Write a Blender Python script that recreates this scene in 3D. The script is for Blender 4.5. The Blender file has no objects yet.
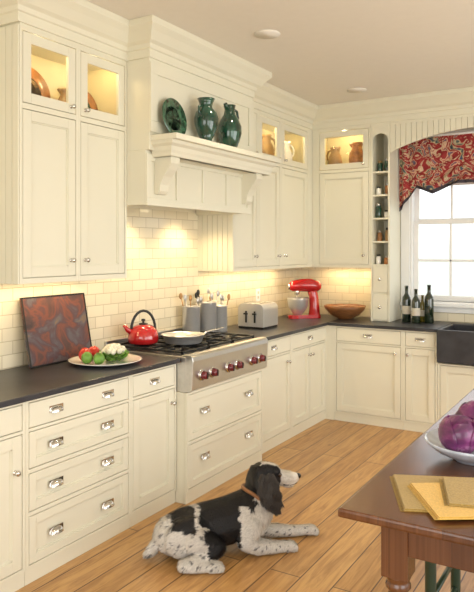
import bpy, bmesh, math, random
from mathutils import Vector, Matrix, noise
random.seed(7)
YB=6.337; CEIL=3.0
sc=bpy.context.scene
# ---------------------------------------------------------------- materials
def new_mat(name):
    m=bpy.data.materials.new(name); m.use_nodes=True
    nt=m.node_tree; return m,nt,nt.nodes['Principled BSDF']
def N(nt,t,**kw):
    n=nt.nodes.new(t)
    for k,v in kw.items():
        if k in n.inputs.keys(): n.inputs[k].default_value=v
        else: setattr(n,k,v)
    return n
def c4(c): return (c[0],c[1],c[2],1)
def pmat(name,col,rough=.5,metal=0,var=.06,scale=15,bump=0,coat=0,stretch=(1,1,1),emis=0,sheen=0,trans=0,ior=1.45):
    m,nt,b=new_mat(name)
    tc=N(nt,'ShaderNodeTexCoord'); mp=N(nt,'ShaderNodeMapping'); mp.inputs['Scale'].default_value=stretch
    nt.links.new(tc.outputs['Object'],mp.inputs[0])
    no=N(nt,'ShaderNodeTexNoise',Scale=scale,Detail=4.0); nt.links.new(mp.outputs[0],no.inputs['Vector'])
    r=N(nt,'ShaderNodeValToRGB')
    r.color_ramp.elements[0].position=.3; r.color_ramp.elements[1].position=.7
    r.color_ramp.elements[0].color=c4([x*(1-var) for x in col]); r.color_ramp.elements[1].color=c4([min(1,x*(1+var)) for x in col])
    nt.links.new(no.outputs['Fac'],r.inputs[0]); nt.links.new(r.outputs[0],b.inputs['Base Color'])
    b.inputs['Roughness'].default_value=rough; b.inputs['Metallic'].default_value=metal; b.inputs['Coat Weight'].default_value=coat
    b.inputs['Transmission Weight'].default_value=trans; b.inputs['IOR'].default_value=ior
    b.inputs['Sheen Weight'].default_value=sheen
    if emis:
        b.inputs['Emission Color'].default_value=c4(col); b.inputs['Emission Strength'].default_value=emis
    if bump:
        bp=N(nt,'ShaderNodeBump',Strength=bump,Distance=.01); nt.links.new(no.outputs['Fac'],bp.inputs['Height']); nt.links.new(bp.outputs[0],b.inputs['Normal'])
    return m
CREAM=pmat('cream_paint',(.755,.725,.585),.38,var=.012,scale=3)
CREAM_IN=pmat('cabinet_interior',(.74,.66,.44),.5,var=.02)
WALLP=pmat('wall_paint',(.76,.71,.56),.7,var=.02)
CEILP=pmat('ceiling_paint',(.82,.775,.69),.8,var=.01)
STONE=pmat('soapstone',(.032,.032,.037),.33,var=.45,scale=5,bump=.03)
CHROME=pmat('polished_nickel',(.66,.64,.61),.18,1,var=.03)
STEEL=pmat('stainless_steel',(.62,.61,.60),.30,1,var=.05,scale=40,stretch=(1,20,1))
POTST=pmat('brushed_pot_steel',(.66,.65,.63),.30,.65,var=.04,scale=40,stretch=(1,1,12))
DSTEEL=pmat('dark_cooktop',(.08,.08,.085),.35,.8)
IRON=pmat('cast_iron',(.02,.02,.02),.5,.3,var=.3)
KNOBRED=pmat('maroon_knob',(.14,.012,.018),.25,coat=.5)
RED=pmat('red_enamel',(.42,.012,.014),.15,coat=.8)
BLACK=pmat('black_plastic',(.012,.012,.012),.35)
GREENG=pmat('green_glaze',(.010,.05,.03),.12,coat=.8,var=.6,scale=12)
PLATEG=pmat('green_patterned_glaze',(.04,.10,.055),.2,coat=.6,var=.9,scale=30)
ORNG=pmat('orange_glaze',(.42,.17,.05),.3,coat=.4,var=.35,scale=25)
TAN=pmat('tan_stoneware',(.40,.25,.11),.35,coat=.3,var=.2)
WHITEC=pmat('white_ceramic',(.80,.78,.72),.15,coat=.5,var=.02)
BLUEC=pmat('blue_rim_ceramic',(.50,.55,.66),.15,coat=.6,var=.15,scale=20)
GOLD=pmat('gold_cloth',(.62,.38,.07),.85,var=.14,scale=160,bump=.2,sheen=.2)
OLIVE=pmat('olive_cloth',(.34,.22,.045),.85,var=.2,scale=160,bump=.2,sheen=.2)
GREENP=pmat('green_chair_paint',(.02,.05,.03),.35,coat=.3)
RUSH=pmat('woven_rush',(.62,.52,.34),.8,var=.3,scale=90,bump=.4,stretch=(.2,3,1))
BOTTLE=pmat('dark_bottle_glass',(.012,.022,.01),.06,coat=1)
LABEL=pmat('paper_label',(.60,.55,.45),.7)
LEAFG=pmat('green_vegetable',(.13,.28,.04),.35,coat=.3,var=.4,scale=25)
TOMATO=pmat('tomato_skin',(.50,.03,.015),.2,coat=.6)
CAULI=pmat('cauliflower',(.74,.70,.55),.75,var=.15,scale=80,bump=.5)
PANW=pmat('oiled_bowl_wood',(.22,.09,.03),.35,var=.4,scale=20,stretch=(1,1,8))
LEATHER=pmat('leather_collar',(.26,.12,.05),.5)
SPICE=pmat('spice_jar',(.32,.15,.06),.3,var=.6,scale=9)
BULB=pmat('lamp_glow',(1,.82,.5),.5,emis=14)
CANL=pmat('can_light_glow',(1,.9,.75),.5,emis=4)
WHITEW=pmat('white_window_paint',(.84,.84,.82),.35,var=.01)
UTW=pmat('wooden_utensil',(.42,.24,.10),.6,var=.2)

def wood(name,c1,c2,rough,coat,row=.14,w=2.4,swap=True,grain=1.0,mortar=.0022,mcol=(.06,.025,.008)):
    m,nt,b=new_mat(name)
    tc=N(nt,'ShaderNodeTexCoord'); sp=N(nt,'ShaderNodeSeparateXYZ'); cb=N(nt,'ShaderNodeCombineXYZ')
    nt.links.new(tc.outputs['Object'],sp.inputs[0])
    nt.links.new(sp.outputs[1 if swap else 0],cb.inputs[0]); nt.links.new(sp.outputs[0 if swap else 1],cb.inputs[1])
    br=N(nt,'ShaderNodeTexBrick'); br.offset=.37
    for k,v in {'Color1':c4(c1),'Color2':c4(c2),'Mortar':c4(mcol),'Scale':1.0,'Mortar Size':mortar,'Mortar Smooth':.2,'Brick Width':w,'Row Height':row,'Bias':0.0}.items(): br.inputs[k].default_value=v
    nt.links.new(cb.outputs[0],br.inputs['Vector'])
    mp=N(nt,'ShaderNodeMapping'); mp.inputs['Scale'].default_value=(1.3,16,1); nt.links.new(cb.outputs[0],mp.inputs[0])
    no=N(nt,'ShaderNodeTexNoise',Scale=2.2,Detail=7.0,Roughness=.6,Distortion=1.2); nt.links.new(mp.outputs[0],no.inputs['Vector'])
    rp=N(nt,'ShaderNodeValToRGB'); rp.color_ramp.elements[0].position=.30; rp.color_ramp.elements[1].position=.60
    g=1-.42*grain; rp.color_ramp.elements[0].color=(g,g*.84,g*.66,1); rp.color_ramp.elements[1].color=(1.0,1.0,1.0,1)
    nt.links.new(no.outputs['Fac'],rp.inputs[0])
    vo=N(nt,'ShaderNodeTexVoronoi',Scale=2.2); mp2=N(nt,'ShaderNodeMapping'); mp2.inputs['Scale'].default_value=(.9,1.6,1)
    nt.links.new(cb.outputs[0],mp2.inputs[0]); nt.links.new(mp2.outputs[0],vo.inputs['Vector'])
    r3=N(nt,'ShaderNodeValToRGB'); r3.color_ramp.elements[0].position=.025; r3.color_ramp.elements[1].position=.075
    r3.color_ramp.elements[0].color=(.22,.10,.04,1); r3.color_ramp.elements[1].color=(1,1,1,1)
    nt.links.new(vo.outputs['Distance'],r3.inputs[0])
    mx=N(nt,'ShaderNodeMix',data_type='RGBA',blend_type='MULTIPLY'); mx.inputs[0].default_value=1
    nt.links.new(br.outputs['Color'],mx.inputs[6]); nt.links.new(rp.outputs[0],mx.inputs[7])
    mx2=N(nt,'ShaderNodeMix',data_type='RGBA',blend_type='MULTIPLY'); mx2.inputs[0].default_value=.85*grain
    nt.links.new(mx.outputs[2],mx2.inputs[6]); nt.links.new(r3.outputs[0],mx2.inputs[7])
    nt.links.new(mx2.outputs[2],b.inputs['Base Color'])
    b.inputs['Roughness'].default_value=rough; b.inputs['Coat Weight'].default_value=coat; b.inputs['Coat Roughness'].default_value=.25
    bp=N(nt,'ShaderNodeBump',Strength=.3,Distance=.002,invert=True); nt.links.new(br.outputs['Fac'],bp.inputs['Height']); nt.links.new(bp.outputs[0],b.inputs['Normal'])
    return m
FLOORM=wood('pine_floor',(.60,.345,.125),(.47,.245,.075),.36,.2,row=.17,w=2.9,mortar=.0035,mcol=(.10,.045,.015))
TABLEM=wood('table_wood',(.145,.055,.020),(.10,.036,.013),.25,.35,row=.2,w=4,grain=.8,mortar=.0008,mcol=(.03,.01,.005))
def tile(name,axes):
    m,nt,b=new_mat(name)
    tc=N(nt,'ShaderNodeTexCoord'); sp=N(nt,'ShaderNodeSeparateXYZ'); cb=N(nt,'ShaderNodeCombineXYZ')
    nt.links.new(tc.outputs['Object'],sp.inputs[0]); nt.links.new(sp.outputs[axes],cb.inputs[0]); nt.links.new(sp.outputs[2],cb.inputs[1])
    br=N(nt,'ShaderNodeTexBrick')
    for k,v in {'Color1':(.77,.70,.53,1),'Color2':(.68,.61,.45,1),'Mortar':(.50,.43,.29,1),'Scale':1.0,'Mortar Size':.0026,'Mortar Smooth':.35,'Brick Width':.152,'Row Height':.0765}.items(): br.inputs[k].default_value=v
    nt.links.new(cb.outputs[0],br.inputs['Vector']); nt.links.new(br.outputs['Color'],b.inputs['Base Color'])
    no=N(nt,'ShaderNodeTexNoise',Scale=14.0); nt.links.new(tc.outputs['Object'],no.inputs['Vector'])
    ad=N(nt,'ShaderNodeMath',operation='MULTIPLY_ADD'); ad.inputs[1].default_value=-1.0
    nt.links.new(br.outputs['Fac'],ad.inputs[0]); nt.links.new(no.outputs['Fac'],ad.inputs[2])
    bp=N(nt,'ShaderNodeBump',Strength=.5,Distance=.003); nt.links.new(ad.outputs[0],bp.inputs['Height']); nt.links.new(bp.outputs[0],b.inputs['Normal'])
    b.inputs['Roughness'].default_value=.15
    return m
TILEL=tile('subway_tile_left',1); TILEB=tile('subway_tile_back',0)
def ramp_mat(name,kind,scale,stops,rough=.7,bump=0,coat=0,detail=3,dist=0):
    m,nt,b=new_mat(name)
    tc=N(nt,'ShaderNodeTexCoord')
    if kind=='v': t=N(nt,'ShaderNodeTexVoronoi',Scale=scale); out=t.outputs['Color']
    else: t=N(nt,'ShaderNodeTexNoise',Scale=scale,Detail=float(detail),Distortion=float(dist)); out=t.outputs['Fac']
    nt.links.new(tc.outputs['Object'],t.inputs['Vector'])
    r=N(nt,'ShaderNodeValToRGB'); e=r.color_ramp.elements
    e[0].position=stops[0][0]; e[0].color=c4(stops[0][1]); e[1].position=stops[-1][0]; e[1].color=c4(stops[-1][1])
    for p,c in stops[1:-1]:
        x=e.new(p); x.color=c4(c)
    nt.links.new(out,r.inputs[0]); nt.links.new(r.outputs[0],b.inputs['Base Color'])
    b.inputs['Roughness'].default_value=rough; b.inputs['Coat Weight'].default_value=coat
    if bump:
        bp=N(nt,'ShaderNodeBump',Strength=bump,Distance=.01); nt.links.new(out,bp.inputs['Height']); nt.links.new(bp.outputs[0],b.inputs['Normal'])
    return m
FLORAL=ramp_mat('floral_fabric','n',8,[(.30,(.04,.05,.12)),(.37,(.12,.13,.08)),(.41,(.62,.50,.32)),(.445,(.36,.04,.035)),(.50,(.26,.018,.022)),(.535,(.30,.025,.03)),(.56,(.66,.52,.34)),(.60,(.48,.16,.10)),(.64,(.06,.07,.14)),(.72,(.45,.38,.22))],.85,dist=1.4,detail=3)
TRIMF=pmat('dark_fabric_trim',(.05,.04,.05),.9,var=.5,scale=40)
PAINT=ramp_mat('oil_painting','n',6,[(.3,(.03,.02,.022)),(.42,(.075,.035,.03)),(.48,(.16,.05,.03)),(.54,(.07,.035,.04)),(.60,(.09,.08,.09)),(.7,(.20,.12,.05))],.45,bump=.2,detail=7,dist=.7)
CABB=ramp_mat('red_cabbage_leaf','n',9,[(.32,(.07,.01,.06)),(.47,(.13,.015,.10)),(.57,(.20,.035,.15)),(.63,(.34,.14,.28)),(.67,(.13,.015,.10))],.35,bump=.4,coat=.3,detail=5,dist=1.5)
def glass(name):
    m=bpy.data.materials.new(name); m.use_nodes=True; nt=m.node_tree; nt.nodes.clear()
    o=N(nt,'ShaderNodeOutputMaterial'); mx=N(nt,'ShaderNodeMixShader'); t=N(nt,'ShaderNodeBsdfTransparent'); g=N(nt,'ShaderNodeBsdfGlossy')
    t.inputs[0].default_value=(1,1,1,1); g.inputs['Roughness'].default_value=.02
    lw=N(nt,'ShaderNodeLayerWeight',Blend=.5); pw=N(nt,'ShaderNodeMath',operation='POWER'); pw.inputs[1].default_value=4
    ma=N(nt,'ShaderNodeMath',operation='MULTIPLY_ADD'); ma.inputs[1].default_value=.45; ma.inputs[2].default_value=.025
    nt.links.new(lw.outputs['Facing'],pw.inputs[0]); nt.links.new(pw.outputs[0],ma.inputs[0]); nt.links.new(ma.outputs[0],mx.inputs[0])
    nt.links.new(t.outputs[0],mx.inputs[1]); nt.links.new(g.outputs[0],mx.inputs[2]); nt.links.new(mx.outputs[0],o.inputs[0]); return m
GLASS=glass('clear_pane')
def attr_mat(name):
    m,nt,b=new_mat(name); a=N(nt,'ShaderNodeAttribute',attribute_name='Col'); nt.links.new(a.outputs['Color'],b.inputs['Base Color'])
    b.inputs['Roughness'].default_value=.5; return m
FUR=attr_mat('dog_fur')

# ---------------------------------------------------------------- mesh builder
class MB:
    def __init__(s): s.v=[];s.f=[];s.m=[];s.s=[];s.mats=[];s.T=None
    def mi(s,mat):
        if mat not in s.mats: s.mats.append(mat)
        return s.mats.index(mat)
    def add(s,vs,fs,mat,smooth=False):
        o=len(s.v); i=s.mi(mat)
        for p in vs:
            p=Vector(p)
            if s.T: p=s.T@p
            s.v.append(p)
        for f in fs: s.f.append([o+k for k in f]); s.m.append(i); s.s.append(smooth)
    def box(s,x0,y0,z0,x1,y1,z1,mat):
        x0,x1=sorted((x0,x1));y0,y1=sorted((y0,y1));z0,z1=sorted((z0,z1))
        s.add([(x0,y0,z0),(x1,y0,z0),(x1,y1,z0),(x0,y1,z0),(x0,y0,z1),(x1,y0,z1),(x1,y1,z1),(x0,y1,z1)],
              [(0,3,2,1),(4,5,6,7),(0,1,5,4),(1,2,6,5),(2,3,7,6),(3,0,4,7)],mat)
    def bx(s,M,a0,a1,c0,c1,b0,b1,mat):
        p=M(a0,c0,b0);q=M(a1,c1,b1); s.box(p[0],p[1],p[2],q[0],q[1],q[2],mat)
    def prism(s,pts,vec,mat):
        n=len(pts); vec=Vector(vec); vs=[Vector(p) for p in pts]+[Vector(p)+vec for p in pts]
        fs=[tuple(range(n))[::-1],tuple(range(n,2*n))]+[(i,(i+1)%n,n+(i+1)%n,n+i) for i in range(n)]
        s.add(vs,fs,mat)
    def lathe(s,prof,mat,c=(0,0,0),seg=28,P=None):
        vs=[];fs=[];n=len(prof)
        for r,z in prof:
            for k in range(seg):
                a=2*math.pi*k/seg; p=(r*math.cos(a),r*math.sin(a),z)
                vs.append(P(*p) if P else (c[0]+p[0],c[1]+p[1],c[2]+p[2]))
        for i in range(n-1):
            for k in range(seg):
                k2=(k+1)%seg; fs.append((i*seg+k,i*seg+k2,(i+1)*seg+k2,(i+1)*seg+k))
        if prof[0][0]>1e-4: fs.append(tuple(range(seg))[::-1])
        if prof[-1][0]>1e-4: fs.append(tuple(range((n-1)*seg,n*seg)))
        s.add(vs,fs,mat,True)
    def tube(s,pts,rad,mat,seg=10,flat=1.0):
        pts=[Vector(p) for p in pts]; n=len(pts)
        if not isinstance(rad,(list,tuple)): rad=[rad]*n
        vs=[];fs=[]; up=None
        for i in range(n):
            t=(pts[min(i+1,n-1)]-pts[max(i-1,0)]).normalized()
            if up is None: up=Vector((0,0,1)) if abs(t.z)<.9 else Vector((1,0,0))
            x=t.cross(up).normalized(); y=x.cross(t).normalized(); up=y
            for k in range(seg):
                a=2*math.pi*k/seg; vs.append(pts[i]+x*math.cos(a)*rad[i]+y*math.sin(a)*rad[i]*flat)
        for i in range(n-1):
            for k in range(seg):
                k2=(k+1)%seg; fs.append((i*seg+k,i*seg+k2,(i+1)*seg+k2,(i+1)*seg+k))
        fs.append(tuple(range(seg))[::-1]); fs.append(tuple(range((n-1)*seg,n*seg)))
        s.add(vs,fs,mat,True)
    def ell(s,c,r,mat,seg=20,rings=12,bumpf=None):
        vs=[];fs=[]
        if not isinstance(r,(list,tuple)): r=(r,r,r)
        for i in range(rings+1):
            th=math.pi*i/rings
            for k in range(seg):
                a=2*math.pi*k/seg; d=Vector((math.sin(th)*math.cos(a),math.sin(th)*math.sin(a),math.cos(th)))
                q=bumpf(d) if bumpf else 1
                vs.append((c[0]+d.x*r[0]*q,c[1]+d.y*r[1]*q,c[2]+d.z*r[2]*q))
        for i in range(rings):
            for k in range(seg):
                k2=(k+1)%seg; fs.append((i*seg+k,(i+1)*seg+k,(i+1)*seg+k2,i*seg+k2))
        s.add(vs,fs,mat,True)
    def sweep(s,path,prof,mat,smooth=False):
        P=[Vector((p[0],p[1])) for p in path]; n=len(P); mit=[]
        for i in range(n):
            ns=[]
            if i>0: d=(P[i]-P[i-1]).normalized(); ns.append(Vector((d.y,-d.x)))
            if i<n-1: d=(P[i+1]-P[i]).normalized(); ns.append(Vector((d.y,-d.x)))
            if len(ns)==1: mit.append(ns[0])
            else:
                m=(ns[0]+ns[1]); mit.append(m/(1+ns[0].dot(ns[1])))
        k=len(prof); vs=[];fs=[]
        for i in range(n):
            for o,z in prof: q=P[i]+mit[i]*o; vs.append((q.x,q.y,z))
        for i in range(n-1):
            for j in range(k): j2=(j+1)%k; fs.append((i*k+j,i*k+j2,(i+1)*k+j2,(i+1)*k+j))
        fs.append(tuple(range(k))); fs.append(tuple(range((n-1)*k,n*k)))
        s.add(vs,fs,mat,smooth)
    def obj(s,name,parent=None,bevel=0,solid=0,sub=0,weld=False):
        me=bpy.data.meshes.new(name); me.from_pydata([tuple(p) for p in s.v],[],s.f)
        for m in s.mats: me.materials.append(m)
        me.polygons.foreach_set('material_index',s.m); me.polygons.foreach_set('use_smooth',s.s)
        bm=bmesh.new(); bm.from_mesh(me)
        if weld: bmesh.ops.remove_doubles(bm,verts=bm.verts,dist=1e-5)
        bmesh.ops.recalc_face_normals(bm,faces=bm.faces); bm.to_mesh(me); bm.free(); me.update()
        o=bpy.data.objects.new(name,me); sc.collection.objects.link(o)
        if parent: o.parent=parent
        if solid: d=o.modifiers.new('s','SOLIDIFY'); d.thickness=solid
        if bevel: d=o.modifiers.new('b','BEVEL'); d.width=bevel; d.segments=2; d.limit_method='ANGLE'; d.angle_limit=math.radians(40)
        if sub: d=o.modifiers.new('u','SUBSURF'); d.levels=sub; d.render_levels=sub
        return o
def empty(name):
    e=bpy.data.objects.new(name,None); e.empty_display_size=.1; sc.collection.objects.link(e); return e
ML=lambda a,c,b:Vector((c,a,b))
MBk=lambda a,c,b:Vector((a,YB-c,b))

# ---------------------------------------------------------------- room shell
XR=5.2; YF=-2.2
def shell(name,boxes,mat):
    m=MB()
    for b in boxes: m.box(*b,mat)
    return m.obj(name)
shell('floor',[(-.1,YF-.1,-.1,XR+.1,YB+.1,0)],FLOORM)
shell('ceiling',[(-.1,YF-.1,CEIL,XR+.1,YB+.1,CEIL+.1)],CEILP)
shell('wall_left',[(-.1,YF-.1,0,0,YB+.1,CEIL)],WALLP)
WX0,WX1,WZ0,WZ1=1.235,2.33,1.10,2.62
shell('wall_back',[(0,YB,0,WX0,YB+.15,CEIL),(WX1,YB,0,XR,YB+.15,CEIL),(WX0,YB,0,WX1,YB+.15,WZ0),(WX0,YB,WZ1,WX1,YB+.15,CEIL)],WALLP)
shell('wall_right',[(XR,YF,0,XR+.15,-1,CEIL),(XR,5.2,0,XR+.15,YB+.1,CEIL),(XR,-1,0,XR+.15,5.2,.6),(XR,-1,2.6,XR+.15,5.2,CEIL),(XR,2.0,.6,XR+.15,2.2,2.6)],WALLP)
shell('wall_front',[(0,YF-.15,0,1.0,YF,CEIL),(4.2,YF-.15,0,XR,YF,CEIL),(1,YF-.15,0,4.2,YF,.6),(1,YF-.15,2.6,4.2,YF,CEIL)],WALLP)
m=MB(); m.box(0,1.2,.915,.008,3.19,1.42,TILEL); m.box(0,3.19,.915,.008,4.48,1.90,TILEL); m.box(0,4.48,.915,.008,YB,1.42,TILEL); m.obj('trim_tile_backsplash_left')
m=MB(); m.box(.009,YB-.008,.915,.958,YB,1.42,TILEB); m.box(1.148,YB-.008,.915,3.6,YB,1.0,TILEB); m.obj('trim_tile_backsplash_back')

def window(name,x0,x1,z0,z1,y,nm,casing=True):
    e=empty(name); m=MB(); W=WHITEW; cw=.084
    m.box(x0-cw,y-.025,z0-.02,x0,y,z1+.09,W); m.box(x1,y-.025,z0-.02,x1+cw,y,z1+.09,W); m.box(x0,y-.025,z1,x1,y,z1+.09,W)
    m.box(x0-cw,y-.06,z0-.045,x1+cw,y+.02,z0-.015,W); m.box(x0-cw,y-.02,z0-.10,x1+cw,y,z0-.045,W)
    m.box(x0,y-.01,z0-.015,x1,y+.15,z0,W)
    m.box(x0,y,z0,x0+.02,y+.13,z1,W); m.box(x1-.02,y,z0,x1,y+.13,z1,W); m.box(x0,y,z1-.02,x1,y+.13,z1,W)
    zm=(z0+z1)/2
    for za,zb,yy in((z0,zm+.02,y+.05),(zm-.02,z1-.02,y+.09)):
        xa,xb=x0+.02,x1-.02
        m.box(xa,yy,za,xa+.045,yy+.035,zb,W);m.box(xb-.045,yy,za,xb,yy+.035,zb,W)
        m.box(xa+.045,yy,za,xb-.045,yy+.035,za+.055,W);m.box(xa+.045,yy,zb-.04,xb-.045,yy+.035,zb,W)
        for k in range(1,nm):
            x=xa+(xb-xa)*k/nm; m.box(x-.011,yy+.005,za+.055,x+.011,yy+.03,zb-.04,W)
        m.box(xa+.045,yy+.005,(za+zb)/2-.011,xb-.045,yy+.03,(za+zb)/2+.011,W)
    m.obj('sash_and_casing',e,bevel=.003)
    g=MB(); g.box(x0+.06,y+.066,z0+.05,x1-.06,y+.069,zm,GLASS); g.box(x0+.06,y+.106,zm,x1-.06,y+.109,z1-.06,GLASS); g.obj('panes',e)
window('window_1',WX0,WX1,WZ0,WZ1,YB,3)

# ---------------------------------------------------------------- cabinets
def door(m,M,a0,a1,b0,b1,c,mat=CREAM,fw=.055,t=.02,kind='panel'):
    g=.0038; a0+=g;a1-=g;b0+=g;b1-=g
    if kind=='slab':
        m.bx(M,a0,a1,c-t,c,b0,b1,mat); return
    m.bx(M,a0,a0+fw,c-t,c,b0,b1,mat); m.bx(M,a1-fw,a1,c-t,c,b0,b1,mat)
    m.bx(M,a0+fw,a1-fw,c-t,c,b0,b0+fw,mat); m.bx(M,a0+fw,a1-fw,c-t,c,b1-fw,b1,mat)
    if kind=='glass': m.bx(M,a0+fw,a1-fw,c-.012,c-.009,b0+fw,b1-fw,GLASS)
    else:
        m.bx(M,a0+fw-.001,a1-fw+.001,c-t,c-.013,b0+fw-.001,b1-fw+.001,mat)
        k=.007
        for A0,A1,B0,B1 in((a0+fw,a0+fw+k,b0+fw,b1-fw),(a1-fw-k,a1-fw,b0+fw,b1-fw),(a0+fw,a1-fw,b0+fw,b0+fw+k),(a0+fw,a1-fw,b1-fw-k,b1-fw)):
            m.bx(M,A0,A1,c-.014,c-.006,B0,B1,mat)
def cup(m,M,a,b,c,w=.084,h=.028,d=.026):
    vs=[];fs=[];nu,nv=16,6
    for j in range(nv+1):
        v=math.pi/2*j/nv
        for i in range(nu+1):
            u=math.pi*i/nu
            vs.append(M(a+w/2*math.cos(u)*(1-.12*math.sin(v)),c+d*math.sin(u)**.7*math.cos(v)+.001,b-.010+h*math.sin(v)*(math.sin(u)**.4 if math.sin(u)>0 else 0)))
    for j in range(nv):
        for i in range(nu): k=j*(nu+1)+i; fs.append((k,k+1,k+nu+2,k+nu+1))
    m.add(vs,fs,CHROME,True)
    m.bx(M,a-w/2-.004,a+w/2+.004,c-.001,c+.002,b-.010,b+.022,CHROME)
def knob(m,M,a,b,c,r=.014):
    P=lambda x,y,z:M(a+x,c+z,b+y)
    m.lathe([(.011,-.001),(.011,.003),(.006,.005),(.006,.014),(r*.8,.017),(r,.022),(r*.85,.029),(0,.031)],CHROME,P=P,seg=16)
def column(m,h,M,A0,A1,B0,B1,rows,cf,st=.018,t=.022):
    m.bx(M,A0,A0+st,cf-t,cf,B0,B1,CREAM); m.bx(M,A1-st,A1,cf-t,cf,B0,B1,CREAM)
    a0,a1=A0+st,A1-st; prev=B0
    for b0,b1,kind,hw in rows:
        if b0>prev: m.bx(M,a0,a1,cf-t,cf,prev,b0,CREAM)
        prev=b1
        c=cf-.001
        if kind=='slab': door(m,M,a0,a1,b0,b1,c,kind='slab')
        elif kind=='two':
            mid=(a0+a1)/2; door(m,M,a0,mid,b0,b1,c); door(m,M,mid,a1,b0,b1,c)
        else: door(m,M,a0,a1,b0,b1,c,kind=kind,fw=.042 if (b1-b0)<.3 and kind!='glass' else .055)
        for tp,fa,z in hw:
            a=a0+(a1-a0)*fa
            (cup if tp=='c' else knob)(h,M,a,z,c)
    if prev<B1: m.bx(M,a0,a1,cf-t,cf,prev,B1,CREAM)
TOP=.885
def base(M,A0,A1,rows,cf=.62,name='base_cabinet'):
    e=empty(name); m=MB();h=MB()
    m.bx(M,A0+.001,A1-.001,.012,cf-.023,.0,TOP,CREAM)
    m.bx(M,A0+.001,A1-.001,cf-.03,cf-.008,.0,.075,CREAM)
    column(m,h,M,A0+.0005,A1-.0005,.075,TOP,rows,cf)
    m.obj('carcass_and_fronts',e,bevel=.0018); 
    if h.v: h.obj('hardware',e)
    return e
def topc(*f): return (.745,.870,'slab',[('c',x,.805) for x in f])
base(ML,1.20,2.147,[(.09,.73,'two',[('k',.46,.66),('k',.95,.56)]),topc(.5)])
base(ML,2.147,2.909,[(.09,.325,'panel',[('c',.24,.20),('c',.76,.20)]),(.345,.53,'panel',[('c',.24,.435),('c',.76,.435)]),(.55,.73,'panel',[('c',.24,.635),('c',.76,.635)]),topc(.24,.76)])
base(ML,2.909,3.348,[(.09,.73,'panel',[('k',.92,.64)]),topc(.5)])
e=empty('base_cabinet'); m=MB();h=MB()
m.box(.012,3.352,0,.677,4.338,.70,CREAM); m.box(.67,3.352,0,.692,4.338,.075,CREAM)
column(m,h,ML,3.352,4.338,.075,.70,[(.09,.37,'panel',[('c',.2,.25),('c',.8,.25)]),(.39,.685,'panel',[('c',.2,.55),('c',.8,.55)])],.70)
m.obj('carcass_and_fronts',e,bevel=.0018); h.obj('hardware',e)
base(ML,4.342,4.99,[(.09,.73,'panel',[('k',.9,.66)]),topc(.5)])
base(ML,4.99,5.717,[(.09,.73,'two',[('k',.46,.66),('k',.54,.66)]),topc(.5)])
m=MB(); m.box(.012,5.719,0,.60,YB-.012,TOP,CREAM); m.obj('base_cabinet')
m=MB(); m.box(.602,YB-.62,0,.70,YB-.012,TOP,CREAM); m.obj('base_cabinet',bevel=.002)
base(MBk,.70,1.352,[(.09,.73,'panel',[('k',.92,.67)]),topc(.5)])
base(MBk,1.352,1.652,[(.09,.73,'panel',[('k',.1,.67)]),topc(.5)])
e=empty('base_cabinet'); m=MB();h=MB()
m.bx(MBk,1.654,2.548,.012,.597,0,.62,CREAM); m.bx(MBk,1.654,2.548,.59,.612,0,.075,CREAM)
column(m,h,MBk,1.654,2.548,.075,.62,[(.09,.605,'two',[('k',.46,.55),('k',.54,.55)])],.62)
m.obj('carcass_and_fronts',e,bevel=.0018); h.obj('hardware',e)
base(MBk,2.55,3.6,[(.09,.73,'two',[('k',.46,.66),('k',.54,.66)]),topc(.25,.75)])
m=MB(); ys,ye=YB-.67,YB-.14; x0,x1=1.656,2.546; z0=.635;z1=.912
m.box(x0,ys,z0,x1,ys+.04,z1,STONE);m.box(x0,ye-.03,z0,x1,ye,z1,STONE);m.box(x0,ys+.04,z0,x0+.03,ye-.03,z1,STONE);m.box(x1-.03,ys+.04,z0,x1,ye-.03,z1,STONE);m.box(x0+.03,ys+.04,z0,x1-.03,ye-.03,z0+.03,STONE)
m.lathe([(.0,z0+.031),(.04,z0+.031),(.045,z0+.034),(.03,z0+.034),(0,z0+.033)],CHROME,c=(2.1,5.93,0),seg=16)
m.obj('farmhouse_sink',bevel=.006)
m=MB()
def slab(x0,y0,x1,y1): m.box(x0,y0,TOP+.001,x1,y1,.915,STONE)
slab(.009,1.18,.65,3.349); m.obj('countertop',bevel=.005)
m=MB(); slab(.009,4.341,.65,YB-.009); m.box(.65,YB-.65,TOP+.001,1.654,YB-.009,.915,STONE); m.box(1.654,YB-.139,TOP+.001,2.548,YB-.009,.915,STONE); m.box(2.548,YB-.65,TOP+.001,3.62,YB-.009,.915,STONE); m.obj('countertop',bevel=.004)

UB,GD,UT=1.42,2.355,2.765
def upper(M,A0,A1,cols,cf=.35):
    e=empty('upper_cabinet'); m=MB();h=MB()
    m.bx(M,A0,A1,.002,cf-.023,UB,GD,CREAM)
    m.bx(M,A0,A1,.002,.02,GD,UT,CREAM_IN)
    m.bx(M,A0,A0+.018,.02,cf-.023,GD,UT,CREAM_IN); m.bx(M,A1-.018,A1,.02,cf-.023,GD,UT,CREAM_IN)
    m.bx(M,A0,A1,.002,cf,UT,CEIL-.002,CREAM)
    m.bx(M,A0+.018,A1-.018,.02,cf-.023,GD,GD+.012,CREAM_IN)
    for a0,a1,kn in cols:
        fa=.9 if kn=='r' else .1
        column(m,h,M,a0,a1,UB,UT,[(UB+.03,GD-.01,'panel',[('k',fa,UB+.12)]),(GD+.02,UT-.01,'glass',[('k',fa,GD+.06)])],cf)
    m.obj('carcass_and_doors',e,bevel=.0018); h.obj('hardware',e)
    return e
eU=upper(ML,2.343,3.188,[(2.343,2.765,'r'),(2.765,3.188,'l')])
m=MB()
for i in range(7): m.box(.006+i*.049,2.334,UB,.006+i*.049+.046,2.3425,CEIL-.22,CREAM)
m.obj('beadboard_end_panel',eU,bevel=.002)
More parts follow.
